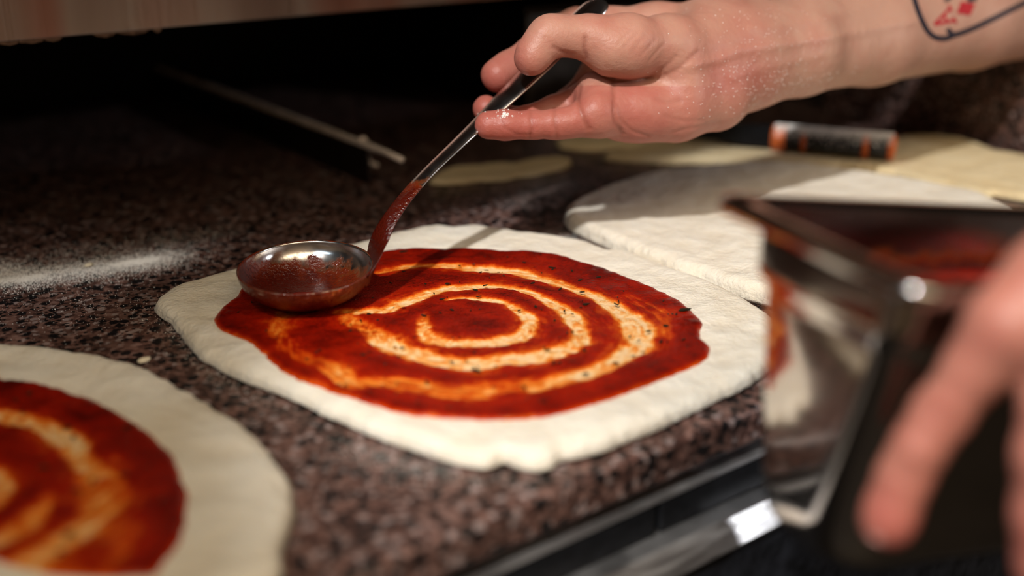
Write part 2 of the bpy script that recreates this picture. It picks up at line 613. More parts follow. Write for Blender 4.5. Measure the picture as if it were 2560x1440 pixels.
def build_dough(name, pts_px, cpx, T, seed, material, parent, n=420, m=60, z_trace=0.004, rough=0.0009, rim=0.010, z0=0.0005, extra_xy=None, amp=0.0012, lift=0.0):
    xy = np.array([G(x, y, z_trace)[:2] for x, y in pts_px])
    if extra_xy is not None:
        xy = np.vstack([xy, extra_xy])
    c = np.array(G(cpx[0], cpx[1], z_trace)[:2]) if cpx[0] > 5 else np.array(cpx[:2])
    q, R = outline_R(xy, c, n, 2, rough, seed)
    s = 1 - (1 - np.linspace(0, 1, m)) ** 1.8
    vs = []
    for k in range(m):
        rr = R * s[k]
        x, y = c[0] + rr * np.cos(q), c[1] + rr * np.sin(q)
        e = np.clip((R - rr) / rim, 0, 1)
        # rounded edge: thin foot, swelling to full thickness
        prof = np.sqrt(np.clip(1 - (1 - e) ** 2, 0, 1))
        z = dough_top(x, y, T, seed, amp) * (0.42 + 0.58 * prof)
        swell = 1 + 0.10 * fbm(np.c_[x, y] * 55, seed + 3, 2) * (1 - e * 0.6)
        z = z * swell
        vs.append(np.c_[x, y, Z0 + z0 + z + lift])
    # underside: tucked in a little
    rr = R * 1.0 + 0.0012
    vs.append(np.c_[c[0] + rr * np.cos(q), c[1] + rr * np.sin(q), np.full(n, Z0 + z0 + T * 0.25 + lift)])
    rr = R - 0.001
    vs.append(np.c_[c[0] + rr * np.cos(q), c[1] + rr * np.sin(q), np.full(n, Z0 + z0)])
    rr = R * 0.5
    vs.append(np.c_[c[0] + rr * np.cos(q), c[1] + rr * np.sin(q), np.full(n, Z0 + z0)])
    L = len(vs)
    vs = np.vstack(vs)
    fs = []
    for k in range(L - 1):
        for i in range(n):
            j = (i + 1) % n
            if k == 0:
                fs.append((i + n, j + n, 0)) if False else fs.append((k * n + i, (k + 1) * n + i, (k + 1) * n + j, k * n + j))
            else:
                fs.append((k * n + i, (k + 1) * n + i, (k + 1) * n + j, k * n + j))
    fs.append(tuple((L - 1) * n + i for i in range(n)))
    o = mesh_obj(name, vs, fs, material, parent)
    return o, c, q, R


def poly_dist(p, path):
    """distance from points to a polyline of rows (x, y, half_width, strength) -> (strength-weighted bare-ness)"""
    best = np.zeros(len(p))
    for a, b in zip(path[:-1], path[1:]):
        ab = b[:2] - a[:2]
        t = np.clip(((p - a[:2]) @ ab) / (ab @ ab + 1e-12), 0, 1)
        d = np.linalg.norm(p - a[:2] - t[:, None] * ab, axis=1)
        hw = a[2] + t * (b[2] - a[2])
        st = a[3] + t * (b[3] - a[3])
        x = np.clip(1.42 - 0.82 * d / hw, 0, 1)
        best = np.maximum(best, st * x * x * (3 - 2 * x))
    return best


def build_sauce(name, pts_px, cpx, T, seed, valleys, parent, n=520, m=150, extra_xy=None, zt=0.009, amp=0.0012, blotch=()):
    xy = np.array([G(x, y, zt)[:2] for x, y in pts_px])
    if extra_xy is not None:
        xy = np.vstack([xy, extra_xy])
    c = np.array(G(cpx[0], cpx[1], zt)[:2]) if cpx[0] > 5 else np.array(cpx[:2])
    q, R = outline_R(xy, c, n, 1, 0.0010, seed + 50)
    s = np.linspace(0.004, 1, m)
    x = (c[0] + np.outer(s, R * np.cos(q))).ravel()
    y = (c[1] + np.outer(s, R * np.sin(q))).ravel()
    p = np.c_[x, y]
    e = (R[None, :] * (1 - s[:, None])).ravel()
    pw = p + 0.0016 * np.c_[fbm(p * 170, seed + 1, 2), fbm(p * 170, seed + 2, 2)] + 0.003 * np.c_[fbm(p * 45, seed + 3, 2), fbm(p * 45, seed + 4, 2)]
    bare = np.zeros(len(p))
    for v in valleys:
        v = np.asarray(v, float)
        pl = smooth_path(v, len(v) * 3)
        halo = pl.copy()
        halo[:, 2] *= 2.0
        halo[:, 3] *= 0.32
        bare = np.maximum(bare, np.maximum(poly_dist(pw, pl), poly_dist(pw, halo)))
    # streaks drawn out along the spoon's circular way
    d = p - c
    ang = np.arctan2(d[:, 1], d[:, 0])
    rad = np.hypot(d[:, 0], d[:, 1])
    streak = 0.6 * vnoise(np.c_[rad * 500, ang * 9], seed + 20) + 0.5 * vnoise(np.c_[rad * 1100, ang * 14], seed + 22)
    bare = np.clip(bare + (0.24 * streak + 0.22 * fbm(p * 95, seed + 21, 3)) * np.clip(bare * 2.2, 0, 1) - 0.04, 0, 1)
    thick = (1 - bare) * np.clip(0.86 + 0.20 * fbm(p * 60, seed + 30, 3), 0, 1.1)
    # the outermost millimetres are a thin film
    edge = np.clip(e / 0.0035, 0, 1)
    thick = thick * (0.42 + 0.58 * edge ** 0.7)
    z = dough_top(x, y, T, seed, amp) + 0.0003 + 0.0019 * np.clip(thick, 0, 1) * np.clip(e / 0.002, 0, 1) ** 0.5 + 0.0002 * fbm(p * 300, seed + 40, 2) * np.clip(e / 0.002, 0, 1)
    z = np.where(e < 1e-6, dough_top(x, y, T, seed, amp) - 0.0004, z)
    vs = np.c_[x, y, Z0 + 0.0005 + z]
    fs = []
    for k in range(m - 1):
        for i in range(n):
            j = (i + 1) % n
            fs.append((k * n + i, (k + 1) * n + i, (k + 1) * n + j, k * n + j))
    fs.append(tuple(range(n)))
    o = mesh_obj(name, vs, fs, M['sauce'], parent, attrs={'thick': np.clip(thick, 0, 1)})
    return o, c, q, R


def build_herbs(parent, pos, T, seed, amp=0.0012):
    vs, fs = [], []
    r_ = np.random.default_rng(seed)
    for (x, y, s) in pos:
        z = float(dough_top(np.array([x]), np.array([y]), T, seed, amp)[0]) + Z0 + 0.0005 + 0.0022
        a = r_.uniform(0, math.pi)
        ca, sa = math.cos(a), math.sin(a)
        k0 = len(vs)
        w = s * r_.uniform(.25, .5)
        for (px, py) in ((-s, 0), (-.4 * s, w), (.5 * s, .8 * w), (s, 0), (.4 * s, -w), (-.5 * s, -.9 * w)):
            for dz in (0.0, 0.0004):
                vs.append((x + px * ca - py * sa, y + px * sa + py * ca, z + dz + r_.uniform(-.0002, .0002)))
        fs.append([k0 + 2 * i for i in range(6)][::-1])
        fs.append([k0 + 2 * i + 1 for i in range(6)])
        for i in range(6):
            j = (i + 1) % 6
            fs.append((k0 + 2 * i, k0 + 2 * j, k0 + 2 * j + 1, k0 + 2 * i + 1))
    o = mesh_obj('herb_flecks', vs, fs, M['herb'], parent, smooth=False)
    return tag(o, kind='stuff')


T1 = 0.0085
mid_out = [(390, 768), (398, 752), (440, 725), (520, 703), (600, 681), (700, 652), (820, 632), (940, 607), (1000, 590), (1050, 578), (1095, 573), (1130, 577), (1185, 571), (1240, 580), (1300, 590), (1420, 602), (1470, 612),
           (1520, 632), (1570, 637), (1620, 655), (1700, 688), (1800, 727), (1870, 762), (1925, 800), (1955, 850), (1940, 895), (1905, 930), (1880, 948), (1850, 965), (1800, 985), (1760, 1008),
           (1700, 1035), (1650, 1058), (1560, 1097), (1480, 1125), (1400, 1140), (1385, 1158), (1340, 1166), (1285, 1160), (1270, 1140), (1220, 1160), (1180, 1157), (1150, 1150), (1050, 1122), (950, 1085), (850, 1043),
           (760, 1002), (690, 972), (600, 938), (560, 922), (535, 905), (505, 893), (490, 872), (460, 838), (430, 800), (405, 786), (393, 778)]
pz = empty('pizza', G(1190, 830), 'round pizza base being spread with tomato sauce in a spiral, ladle resting on it', 'pizza')
build_dough('dough', mid_out, (1190, 830), T1, 11, M['dough'], pz, n=560, m=80)
sauce_out = [(530, 798), (545, 776), (570, 757), (592, 741), (602, 722), (660, 690), (800, 660), (935, 632), (960, 627), (1040, 621), (1090, 624), (1150, 622), (1230, 628), (1262, 634), (1330, 634), (1395, 640), (1450, 658),
             (1515, 672), (1560, 693), (1612, 711), (1650, 728), (1690, 747), (1722, 772), (1742, 790), (1760, 815), (1747, 833), (1752, 848), (1772, 868), (1776, 890), (1752, 908), (1700, 930),
             (1640, 955), (1570, 985), (1500, 1010), (1430, 1032), (1350, 1046), (1250, 1052), (1130, 1051), (1040, 1042), (950, 1018), (870, 990), (800, 965), (730, 940), (680, 912), (660, 888), (630, 862),
             (600, 845), (572, 836), (548, 822)]


def vpath(rows, zt=0.010):
    out = []
    for x, y, hw, st in rows:
        g = G(x, y, zt)
        out.append((g[0], g[1], hw * 0.001, st))
    return out


val1 = vpath([(1115, 754, 1.2, .6), (1150, 747, 1.6, .9), (1200, 749, 2.0, 1), (1250, 760, 2.4, 1), (1290, 775, 3.0, 1), (1322, 797, 4.4, 1), (1326, 818, 5.0, 1), (1308, 838, 5.0, 1), (1270, 852, 5.0, 1),
              (1225, 859, 4.6, 1), (1180, 861, 4.4, 1), (1130, 858, 4.2, .95), (1090, 849, 4.4, .9), (1060, 832, 4.2, .85), (1052, 810, 3.4, .7), (1068, 790, 2.0, .4)])
val2 = vpath([(850, 785, 3, .5), (896, 782, 4, .8), (958, 774, 4.6, .95), (1005, 760, 5, 1), (1067, 738, 4.4, 1), (1130, 722, 4.2, 1), (1200, 716, 4.2, 1), (1260, 722, 3.8, 1), (1331, 741, 3.6, 1), (1387, 763, 4.2, 1), (1431, 791, 5.2, 1),
              (1455, 822, 5.6, 1), (1444, 852, 5.4, 1), (1400, 876, 5.4, .95), (1337, 891, 6.2, 1), (1259, 905, 6.6, 1), (1190, 909, 6.4, 1), (1114, 901, 6.4, 1), (1052, 885, 6.4, .95), (989, 866, 7, .95), (955, 848, 6, .85), (925, 825, 5.5, .65), (885, 805, 5.5, .6), (850, 786, 4, .4)])
val3 = vpath([(945, 686, 2.4, .5), (1005, 675, 3.6, .75), (1067, 666, 4.6, .85), (1161, 668, 5, .9), (1259, 675, 5, .95), (1337, 694, 4.6, 1), (1400, 710, 4.8, .95), (1447, 729, 4.4, .95), (1509, 752, 5, .95), (1556, 781, 6.4, .95), (1592, 806, 7.8, 1),
              (1600, 835, 8, 1), (1586, 864, 7, 1), (1556, 892, 6, .95), (1509, 914, 5.6, .95), (1447, 938, 6.4, .95), (1384, 951, 6.2, .85), (1306, 963, 7.4, .72), (1212, 972, 7.6, .68), (1140, 980, 7.6, .72), (1067, 968, 7, .62), (974, 954, 6, .66),
              (880, 955, 5.5, .66), (850, 932, 6, .66), (802, 915, 6, .5), (740, 885, 5, .45), (705, 850, 4, .42), (694, 835, 4, .45), (704, 812, 4.5, .48), (712, 785, 5, .5)])
val4 = vpath([(1570, 742, 4, .35), (1640, 780, 6, .42), (1660, 840, 6, .35)])
sa, sc, sq, sR = build_sauce('tomato_sauce', sauce_out, (1180, 835), T1, 11, [val1, val2, val3, val4], pz)
hp_ = [(*G(1712, 780, .01)[:2], .0042), (*G(1465, 766, .01)[:2], .0022), (*G(1380, 672, .01)[:2], .0026), (*G(1652, 858, .01)[:2], .0020), (*G(1298, 785, .01)[:2], .0016), (*G(1190, 932, .01)[:2], .003), (*G(1384, 913, .01)[:2], .0022),
       (*G(1120, 716, .01)[:2], .0018), (*G(1455, 738, .01)[:2], .0016), (*G(1400, 729, .01)[:2], .002), (*G(1010, 632, .01)[:2], .003), (*G(1085, 742, .01)[:2], .001), (*G(1005, 875, .01)[:2], .0013)]
for _ in range(150):
    k = int(rng.integers(0, len(sq)))
    r = sR[k] * math.sqrt(rng.uniform(0, 0.9))
    hp_.append((sc[0] + r * math.cos(sq[k]), sc[1] + r * math.sin(sq[k]), float(rng.choice([.0005, .0007, .0009, .0012, .0016]))))
build_herbs(pz, hp_, T1, 11)

# the pizza in the near left corner
lc = (-0.235, 0.405)
T2 = 0.008
left_out = [(0, 873), (60, 872), (120, 878), (200, 893), (270, 905), (340, 922), (400, 950), (450, 978), (505, 1005), (560, 1042), (640, 1102), (690, 1165), (722, 1215), (730, 1260), (722, 1310), (695, 1362), (690, 1385), (708, 1412), (700, 1440)]
ex = np.array([(lc[0] + r * math.cos(math.radians(a)), lc[1] + r * math.sin(math.radians(a))) for a, r in ((115, .15), (140, .16), (165, .165), (190, .165), (215, .155), (240, .13), (262, .115), (285, .115), (305, .13))])
pl = empty('pizza', (lc[0], lc[1], Z0), 'round pizza base with dark spiral of sauce cut off by the left edge', 'pizza')
build_dough('dough', left_out, lc, T2, 23, M['dough'], pl, n=360, m=60, extra_xy=ex, rough=0.0012)
lsauce = [(0, 951), (60, 955), (120, 965), (190, 985), (250, 1008), (300, 1035), (350, 1066), (400, 1110), (440, 1150), (452, 1200), (470, 1225), (466, 1290), (450, 1345), (420, 1395), (385, 1440)]
exs = np.array([(lc[0] + r * math.cos(math.radians(a)), lc[1] + r * math.sin(math.radians(a))) for a, r in ((115, .12), (140, .125), (165, .13), (190, .13), (215, .12), (240, .10), (262, .085), (285, .08), (305, .09))])
lv1 = vpath([(-120, 1030, 5, .8), (0, 1040, 5, .85), (89, 1062, 5, .9), (155, 1093, 5.4, .9), (200, 1133, 5.6, .9), (232, 1173, 6, .8), (262, 1225, 9, .72), (244, 1270, 8.5, .8), (200, 1325, 7, .85), (133, 1380, 8, .8), (44, 1425, 8, .7), (-60, 1450, 6, .7)], .0095)
lv2 = vpath([(-130, 1130, 4, .7), (-60, 1165, 4, .8), (-10, 1200, 5, .85), (0, 1235, 4.5, .9), (-30, 1265, 4, .8)], .0095)
lv3 = vpath([(112, 1235, 2.5, .3), (108, 1265, 3.5, .6), (70, 1310, 4.5, .85), (0, 1350, 5, .85), (-100, 1380, 4, .8)], .0095)
lv4 = vpath([(290, 1150, 4, .35), (330, 1220, 5, .32), (250, 1390, 8, .45), (150, 1430, 8, .4)], .0095)
sa2, sc2, sq2, sR2 = build_sauce('tomato_sauce', lsauce, lc, T2, 23, [lv1, lv2, lv3, lv4], pl, n=360, m=110, extra_xy=exs)
hl = []
for _ in range(60):
    k = int(rng.integers(0, len(sq2)))
    r = sR2[k] * math.sqrt(rng.uniform(0, 0.9))
    hl.append((sc2[0] + r * math.cos(sq2[k]), sc2[1] + r * math.sin(sq2[k]), float(rng.choice([.0008, .0012, .0018, .0024]))))
build_herbs(pl, hl, T2, 23)

# plain doughs
rd_out = [(1413, 545), (1418, 528), (1440, 508), (1480, 490), (1560, 462), (1650, 438), (1700, 434), (1760, 426), (1830, 420), (1890, 415), (1950, 418), (2000, 420), (2060, 430), (2120, 437), (2250, 456), (2350, 474), (2440, 492), (2520, 530), (2540, 600), (2480, 690), (2350, 745), (2200, 775), (2050, 778),
          (1905, 742), (1800, 712), (1760, 692), (1720, 685), (1640, 655), (1560, 622), (1500, 598), (1450, 574), (1422, 560)]
o, *_ = build_dough('pizza_dough', rd_out, (1960, 590), 0.0115, 31, M['dough'], None, n=420, m=60, z_trace=0.006, rim=0.007)
tag(o, 'plain white stretched dough round just behind the steel pan', 'dough')
fd_out = [(1500, 392), (1560, 378), (1650, 352), (1780, 335), (1900, 332), (2020, 345), (2140, 352), (2240, 352), (2270, 344), (2330, 340), (2400, 348), (2450, 362), (2490, 380), (2560, 392), (2600, 402), (2650, 450), (2620, 490),
          (2560, 498), (2500, 492), (2450, 470), (2380, 462), (2300, 446), (2240, 430), (2180, 424), (2100, 414), (1990, 408), (1900, 404), (1800, 402), (1700, 402), (1600, 402)]
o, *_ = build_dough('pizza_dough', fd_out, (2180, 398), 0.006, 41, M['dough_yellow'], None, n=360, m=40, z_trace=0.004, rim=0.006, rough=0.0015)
tag(o, 'large yellowish dough sheet at the back against the granite upright, knife on it', 'dough')
fs_out = [(1075, 456), (1085, 444), (1120, 424), (1200, 416), (1290, 412), (1340, 402), (1400, 396), (1425, 400), (1420, 414), (1360, 428), (1290, 438), (1200, 448), (1120, 457)]
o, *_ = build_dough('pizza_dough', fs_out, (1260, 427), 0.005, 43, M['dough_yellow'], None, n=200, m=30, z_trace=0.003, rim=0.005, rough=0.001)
tag(o, 'thin narrow yellow dough strip in shade behind the ladle handle', 'dough')
fm_out = [(1390, 352), (1450, 335), (1560, 322), (1700, 312), (1800, 306), (1850, 310), (1840, 326), (1760, 336), (1640, 352), (1560, 366), (1470, 374), (1400, 366)]
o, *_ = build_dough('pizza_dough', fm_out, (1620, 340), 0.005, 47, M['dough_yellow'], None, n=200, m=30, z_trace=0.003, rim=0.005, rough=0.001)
tag(o, 'dim yellow dough piece in shade directly under the ladle hand', 'dough')


def crumb(px, py, size, seed, label):
    g = G(px, py, 0.0)
    bm = bmesh.new()
    bmesh.ops.create_icosphere(bm, subdivisions=2, radius=1)
    pts = np.array([v.co[:] for v in bm.verts])
    nz = fbm(pts * 1.7, seed, 2)
    pts = pts * (1 + 0.45 * nz[:, None]) * np.array([1.0, .55, .45]) * size
    a = seed * 1.3
    R_ = np.array([[math.cos(a), -math.sin(a), 0], [math.sin(a), math.cos(a), 0], [0, 0, 1]])
    pts = pts @ R_.T
    pts[:, 2] -= pts[:, 2].min() - 0.0003
    bm.verts.index_update()
    fs_ = [[v.index for v in f.verts] for f in bm.faces]
    bm.free()
    o = mesh_obj('dough_crumb', pts + g, fs_, M['crumb'], None)
    return tag(o, label, 'crumb')


crumb(362, 908, 0.0034, 3, 'pale dough crumb on granite above the left pizza base')
crumb(1352, 598, 0.0022, 5, 'white dough crumb on granite between middle base and plain round')
crumb(222, 668, 0.0030, 8, 'small yellow dough crumb lying in the flour streak')
crumb(1010, 588, 0.0018, 9, 'tiny dough crumb beside the ladle neck behind the middle base')

# flour dusted on the worktop
gv, gf = [], []


def grain(c, s, store_v, store_f, up=np.array([0, 0, 1.0])):
    k = len(store_v)
    a = rng.normal(size=3)
    a /= np.linalg.norm(a)
    b = np.cross(a, rng.normal(size=3))
    b /= np.linalg.norm(b)
    d = np.cross(a, b)
    for v in (a, -a, b, -b, d, -d):
        store_v.append(c + v * s * rng.uniform(.7, 1.2))
    for f in ((0, 2, 4), (2, 1, 4), (1, 3, 4), (3, 0, 4), (2, 0, 5), (1, 2, 5), (3, 1, 5), (0, 3, 5)):
        store_f.append(tuple(k + i for i in f))


def dust(path, count, halfw, s0, s1):
    """grains around a px polyline (x, y)"""
    pp = np.array([G(x, y)[:2] for x, y in path])
    seg = np.linalg.norm(np.diff(pp, axis=0), axis=1)
    cs = np.r_[0, np.cumsum(seg)]
    for _ in range(count):
        t = rng.uniform(0, cs[-1])
        i = min(np.searchsorted(cs, t) - 1, len(seg) - 1)
        i = max(i, 0)
        q = pp[i] + (pp[i + 1] - pp[i]) * (t - cs[i]) / seg[i]
        q = q + rng.normal(size=2) * halfw
        s = rng.uniform(s0, s1)
        grain(np.array([q[0], q[1], Z0 + s * 0.6]), s, gv, gf)


dust([(-60, 672), (20, 690), (60, 700), (130, 685), (220, 675), (330, 660), (400, 648), (440, 640)], 15000, 0.0105, .00012, .00034)
dust([(-60, 705), (0, 702), (60, 698), (110, 690)], 2500, 0.003, .00012, .00034)
dust([(290, 662), (340, 655), (390, 648)], 2600, 0.003, .00012, .00032)
dust([(100, 640), (300, 625), (470, 600), (560, 580)], 1600, 0.013, .00010, .00028)
dust([(-40, 760), (200, 760), (420, 740)], 700, 0.03, .00010, .00026)
dust([(1340, 600), (1440, 590), (1500, 612)], 900, 0.010, .00010, .0003)
dust([(1280, 520), (1340, 480), (1390, 450)], 600, 0.012, .00012, .0003)
dust([(860, 1120), (1000, 1165), (1150, 1190)], 700, 0.007, .00010, .00028)
dust([(420, 790), (460, 860), (560, 950), (700, 1010)], 500, 0.005, .00010, .00028)
fl = mesh_obj('flour', gv, gf, M['flour'], None, smooth=False)
tag(fl, 'white flour dusted in a streak on the granite worktop', 'flour', kind='stuff')

# ------------------------------------------------------------------ knife on the far dough
ka, kb = P(1932, 342, 0.944), P(2240, 368, 0.910)
knife = empty('bread_knife', (ka + kb) / 2, 'black and orange handled knife dusted with flour on the far dough sheet', 'knife')
kt = (kb - ka)
klen = np.linalg.norm(kt)
kt = kt / klen


def kseg(name, a, b, r0, r1, m):
    pts = [ka + kt * klen * t for t in np.linspace(a, b, 5)]
    rr = list(np.linspace(r0, r1, 5))
    if name in ('end_cap',):
        rr[-1] *= 0.6
    vs, fs = tube(pts, rr, 18)
    mesh_obj(name, vs, fs, m, knife)


kseg('collar', 0.0, 0.115, .0108, .0112, M['orange'])
kseg('grip', 0.115, 0.245, .0100, .0100, M['grip'])
kseg('band', 0.245, 0.285, .0104, .0104, M['orange'])
kseg('grip', 0.285, 0.74, .0100, .0104, M['grip'])
kseg('band', 0.74, 0.79, .0108, .0108, M['orange'])
kseg('grip', 0.79, 0.94, .0104, .0104, M['grip'])
kseg('end_cap', 0.94, 1.0, .0108, .0104, M['orange'])
bl = [ka - kt * 0.10, ka - kt * 0.03, ka + kt * 0.002]
vs, fs = [], []
for q, w in zip(bl, (.004, .009, .010)):
    for dz in (-w, w):
        for dy in (-.0012, .0012):
            vs.append(q + np.array([0, dy, dz]))
for i in range(2):
    a, b_ = i * 4, i * 4 + 4
    for x, y in ((0, 1), (1, 3), (3, 2), (2, 0)):
        fs.append((a + x, a + y, b_ + y, b_ + x))
fs += [(0, 1, 3, 2), (8, 9, 11, 10)]
mesh_obj('blade', vs, fs, M['black'], knife, smooth=False)
kv, kf = [], []
kn = np.cross(kt, np.array([0, 0, 1.0]))
kn /= np.linalg.norm(kn)
for _ in range(5200):
    t = rng.uniform(.02, .97)
    a = rng.normal(0.1, .5)
    r = .0108
    grain(ka + kt * klen * t + kn * r * math.sin(a) + np.array([0, 0, r * math.cos(a)]), rng.uniform(.0003, .0008), kv, kf)
tag(mesh_obj('flour_dust', kv, kf, M['flour'], knife, smooth=False), kind='stuff')

# ------------------------------------------------------------------ ladle
BR, BD = 0.0364, 0.0190
RC = G(765, 668, 0.0305)
ladle = empty('ladle', RC - np.array([0, 0, .0190]), 'steel ladle with sauce-coated bowl spreading tomato sauce', 'ladle')
tilt = math.radians(4.0)
HA = math.radians(8)                      # handle heads right and a little to the back
RotT = np.array([[1, 0, 0], [0, math.cos(tilt), -math.sin(tilt)], [0, math.sin(tilt), math.cos(tilt)]])
# bowl: outer then inner profile
prof = []
NB = 22
for k in range(NB + 1):
    a = (math.pi / 2) * k / NB
    prof.append((BR * math.sin(a) ** 0.92, -BD * math.cos(a) ** 0.95))
inner = [(max(r - 0.0011, 0), z + 0.0011 * (1 if k < NB else 0)) for k, (r, z) in enumerate(prof)]
prof2 = prof + [(BR + 0.0004, 0.0006), (BR - 0.0005, 0.0010)] + inner[::-1]
nb = 72
vs, fs, sau = [], [], []
for i, (r, z) in enumerate(prof2):
    for k in range(nb):
        a = 2 * math.pi * k / nb
        x, y = r * math.cos(a), r * math.sin(a)
        vs.append(RC + RotT @ np.array([x, y, z]))
        inside = i > NB + 2
        lowb = -z / BD
        if inside:
            left = 0.5 - 0.5 * math.cos(a)
            back = max(0.0, math.sin(a))
            sau.append(0.30 + 0.55 * lowb + 0.40 * left * (1 - 0.3 * back) - 0.34 * back * (1 - lowb))
        else:
            sau.append(0.60 + 0.4 * lowb)
for i in range(len(prof2) - 1):
    for k in range(nb):
        j = (k + 1) % nb
        fs.append((i * nb + k, i * nb + j, (i + 1) * nb + j, (i + 1) * nb + k))
mesh_obj('bowl', vs, fs, M['ladle'], ladle, attrs={'sauce': sau})
# pool of sauce in the bowl
pvs, pfs, pth = [], [], []
pzl = -BD * 0.90
rmax = (BR - 0.0011) * math.sqrt(max(0, 1 - .90 ** 2)) * 1.02
for i, s in enumerate(np.linspace(0.01, 1, 16)):
    for k in range(48):
        a = 2 * math.pi * k / 48
        r = rmax * s
        pvs.append(RC + np.array([r * math.cos(a), r * math.sin(a), pzl + 0.0006 * vnoise(np.array([[r * math.cos(a) * 260, r * math.sin(a) * 260]]), 4)[0] * (1 - s)]))
        pth.append(0.80 + 0.15 * s)
for i in range(15):
    for k in range(48):
        j = (k + 1) % 48
        pfs.append((i * 48 + k, (i + 1) * 48 + k, (i + 1) * 48 + j, i * 48 + j))
pfs.append(tuple(range(48)))
mesh_obj('tomato_sauce', pvs, pfs, M['sauce'], ladle, attrs={'thick': pth})
# handle: strap growing out of the bowl's right wall
hdir = np.array([math.cos(HA), math.sin(HA), 0])
base = RC + hdir * (BR - 0.001) + np.array([0, 0, -.008])
hp = [np.r_[RC + hdir * (BR * 0.915 + .0008) + np.array([0, 0, -.008]), .030], np.r_[RC + hdir * (BR + 0.0006) + np.array([0, 0, .001]), .033], np.r_[P(943, 614, .606), .0235], np.r_[P(956, 578, .608), .0160],
      np.r_[P(980, 535, 0.6108), .0120], np.r_[P(1022, 480, 0.6208), .0110], np.r_[P(1077, 420, 0.6334), .0105], np.r_[P(1180, 322, 0.6558), .0125],
      np.r_[P(1290, 215, 0.6680), .0190], np.r_[P(1400, 105, 0.6780), .0225], np.r_[P(1480, 22, 0.6850), .0225], np.r_[P(1500, 0, 0.6870), .0120]]
hs = smooth_path(hp, 120)
hplane = np.cross(hs[-1][:3] - hs[0][:3], np.array([0, 0, 1.0]))
hplane /= np.linalg.norm(hplane)
vs, fs, sau = [], [], []
NH = 12
for i, row in enumerate(hs):
    c, w = row[:3], row[3]
    t = hs[min(i + 1, len(hs) - 1)][:3] - hs[max(i - 1, 0)][:3]
    t /= np.linalg.norm(t)
    nrm = hplane - t * (hplane @ t)
    nrm /= np.linalg.norm(nrm)
    # near edge rolls up a little so that the face catches light
    out = np.cross(nrm, t)
    th = 0.0011 if i > 6 else 0.0009
    for k in range(NH):
        a = 2 * math.pi * k / NH
        ca, sa_ = math.cos(a), math.sin(a)
        wx = w / 2 * math.copysign(abs(ca) ** 0.5, ca)
        curl = -(wx / (w / 2)) ** 2 * (0.0022 if i < 30 else 0.0014)
        flat = c + nrm * wx + out * (th * sa_ + 0.6 * curl)
        hv = c - RC
        beta = np.clip(1 - (hv[2] + .004) / .030, 0, 1)     # 1 at the bowl, 0 up the neck
        beta = beta * beta * (3 - 2 * beta)
        dist = math.hypot(hv[0], hv[1]) + th * sa_
        fa = math.atan2(hv[1], hv[0]) - wx / max(dist, .02)
        arc = RC + np.array([dist * math.cos(fa), dist * math.sin(fa), hv[2]])
        vs.append(arc * beta + flat * (1 - beta))
        f = i / len(hs)
        sau.append(np.clip((0.56 - f) / 0.14, -0.6, 1.0))
for i in range(len(hs) - 1):
    for k in range(NH):
        j = (k + 1) % NH
        fs.append((i * NH + k, i * NH + j, (i + 1) * NH + j, (i + 1) * NH + k))
fs.append(tuple(range(NH))[::-1])
fs.append(tuple((len(hs) - 1) * NH + k for k in range(NH)))
mesh_obj('handle', vs, fs, M['ladle'], ladle, attrs={'sauce': sau})

# ------------------------------------------------------------------ steel pan held in front of the counter
PB = P(2298, 732, .319)
e1 = np.array([-.405, .914, 0.012])
e1 /= np.linalg.norm(e1)
rho = math.radians(9)
e2 = np.array([.914 * math.cos(rho), .405 * math.cos(rho), -math.sin(rho)])
e2 -= e1 * (e1 @ e2)
e2 /= np.linalg.norm(e2)
e3 = np.cross(e2, e1)
LA, LB, DP = 0.108, 0.176, 0.121
pan = empty('steel_pan', PB + e1 * .05 + e2 * .08 - e3 * DP, 'deep rectangular steel pan of tomato sauce held in front of the worktop', 'pan')


def rrect(inset, depth, corner, nseg=8):
    """ring of points in the pan frame"""
    x0, x1, y0, y1 = inset, LA - inset, inset, LB - inset
    r = max(corner, 0.0008)
    pts = []
    for cx, cy, a0 in ((x1 - r, y1 - r, 0), (x0 + r, y1 - r, 90), (x0 + r, y0 + r, 180), (x1 - r, y0 + r, 270)):
        for k in range(nseg + 1):
            a = math.radians(a0 + 90 * k / nseg)
            pts.append((cx + r * math.cos(a), cy + r * math.sin(a)))
    return [PB + e1 * a + e2 * b_ + e3 * depth for a, b_ in pts]


def rings(name, prof, m, flip=False, cap=True, attr=None):
    vs, fs = [], []
    for p_ in prof:
        vs += rrect(*p_)
    n_ = len(vs) // len(prof)
    for i in range(len(prof) - 1):
        for k in range(n_):
            j = (k + 1) % n_
            f = (i * n_ + k, i * n_ + j, (i + 1) * n_ + j, (i + 1) * n_ + k)
            fs.append(f[::-1] if flip else f)
    if cap:
        f = tuple((len(prof) - 1) * n_ + k for k in range(n_))
        fs.append(f if not flip else f[::-1])
    at = None
    if attr:
        at = {'sauce': [attr(np.asarray(v)) for v in vs]}
    return mesh_obj(name, vs, fs, m, pan, attrs=at)


rings('rim', [(.0125, -.0030, .012), (.0010, -.0030, .011), (.0008, -.0046, .011), (.0, -.0046, .011), (0, -.0008, .011), (.0008, .0004, .011), (.003, .0008, .011), (.010, .0006, .012), (.0125, -.0006, .012)], M['pan'], cap=False)
rings('body', [(.0110, -.0028, .014), (.01105, -.0040, .014), (.0117, -.0195, .015), (.0118, -.022, .015), (.0126, -.0245, .015), (.0145, -.0268, .016), (.0152, -.0300, .016), (.0154, -.0313, .016), (.0156, -.034, .0162), (.0236, -.0995, .0199), (.0240, -.102, .020), (.0268, -.1115, .020), (.0310, -.1175, .020), (.040, -.1205, .016), (.048, -.121, .006)], M['pan'])


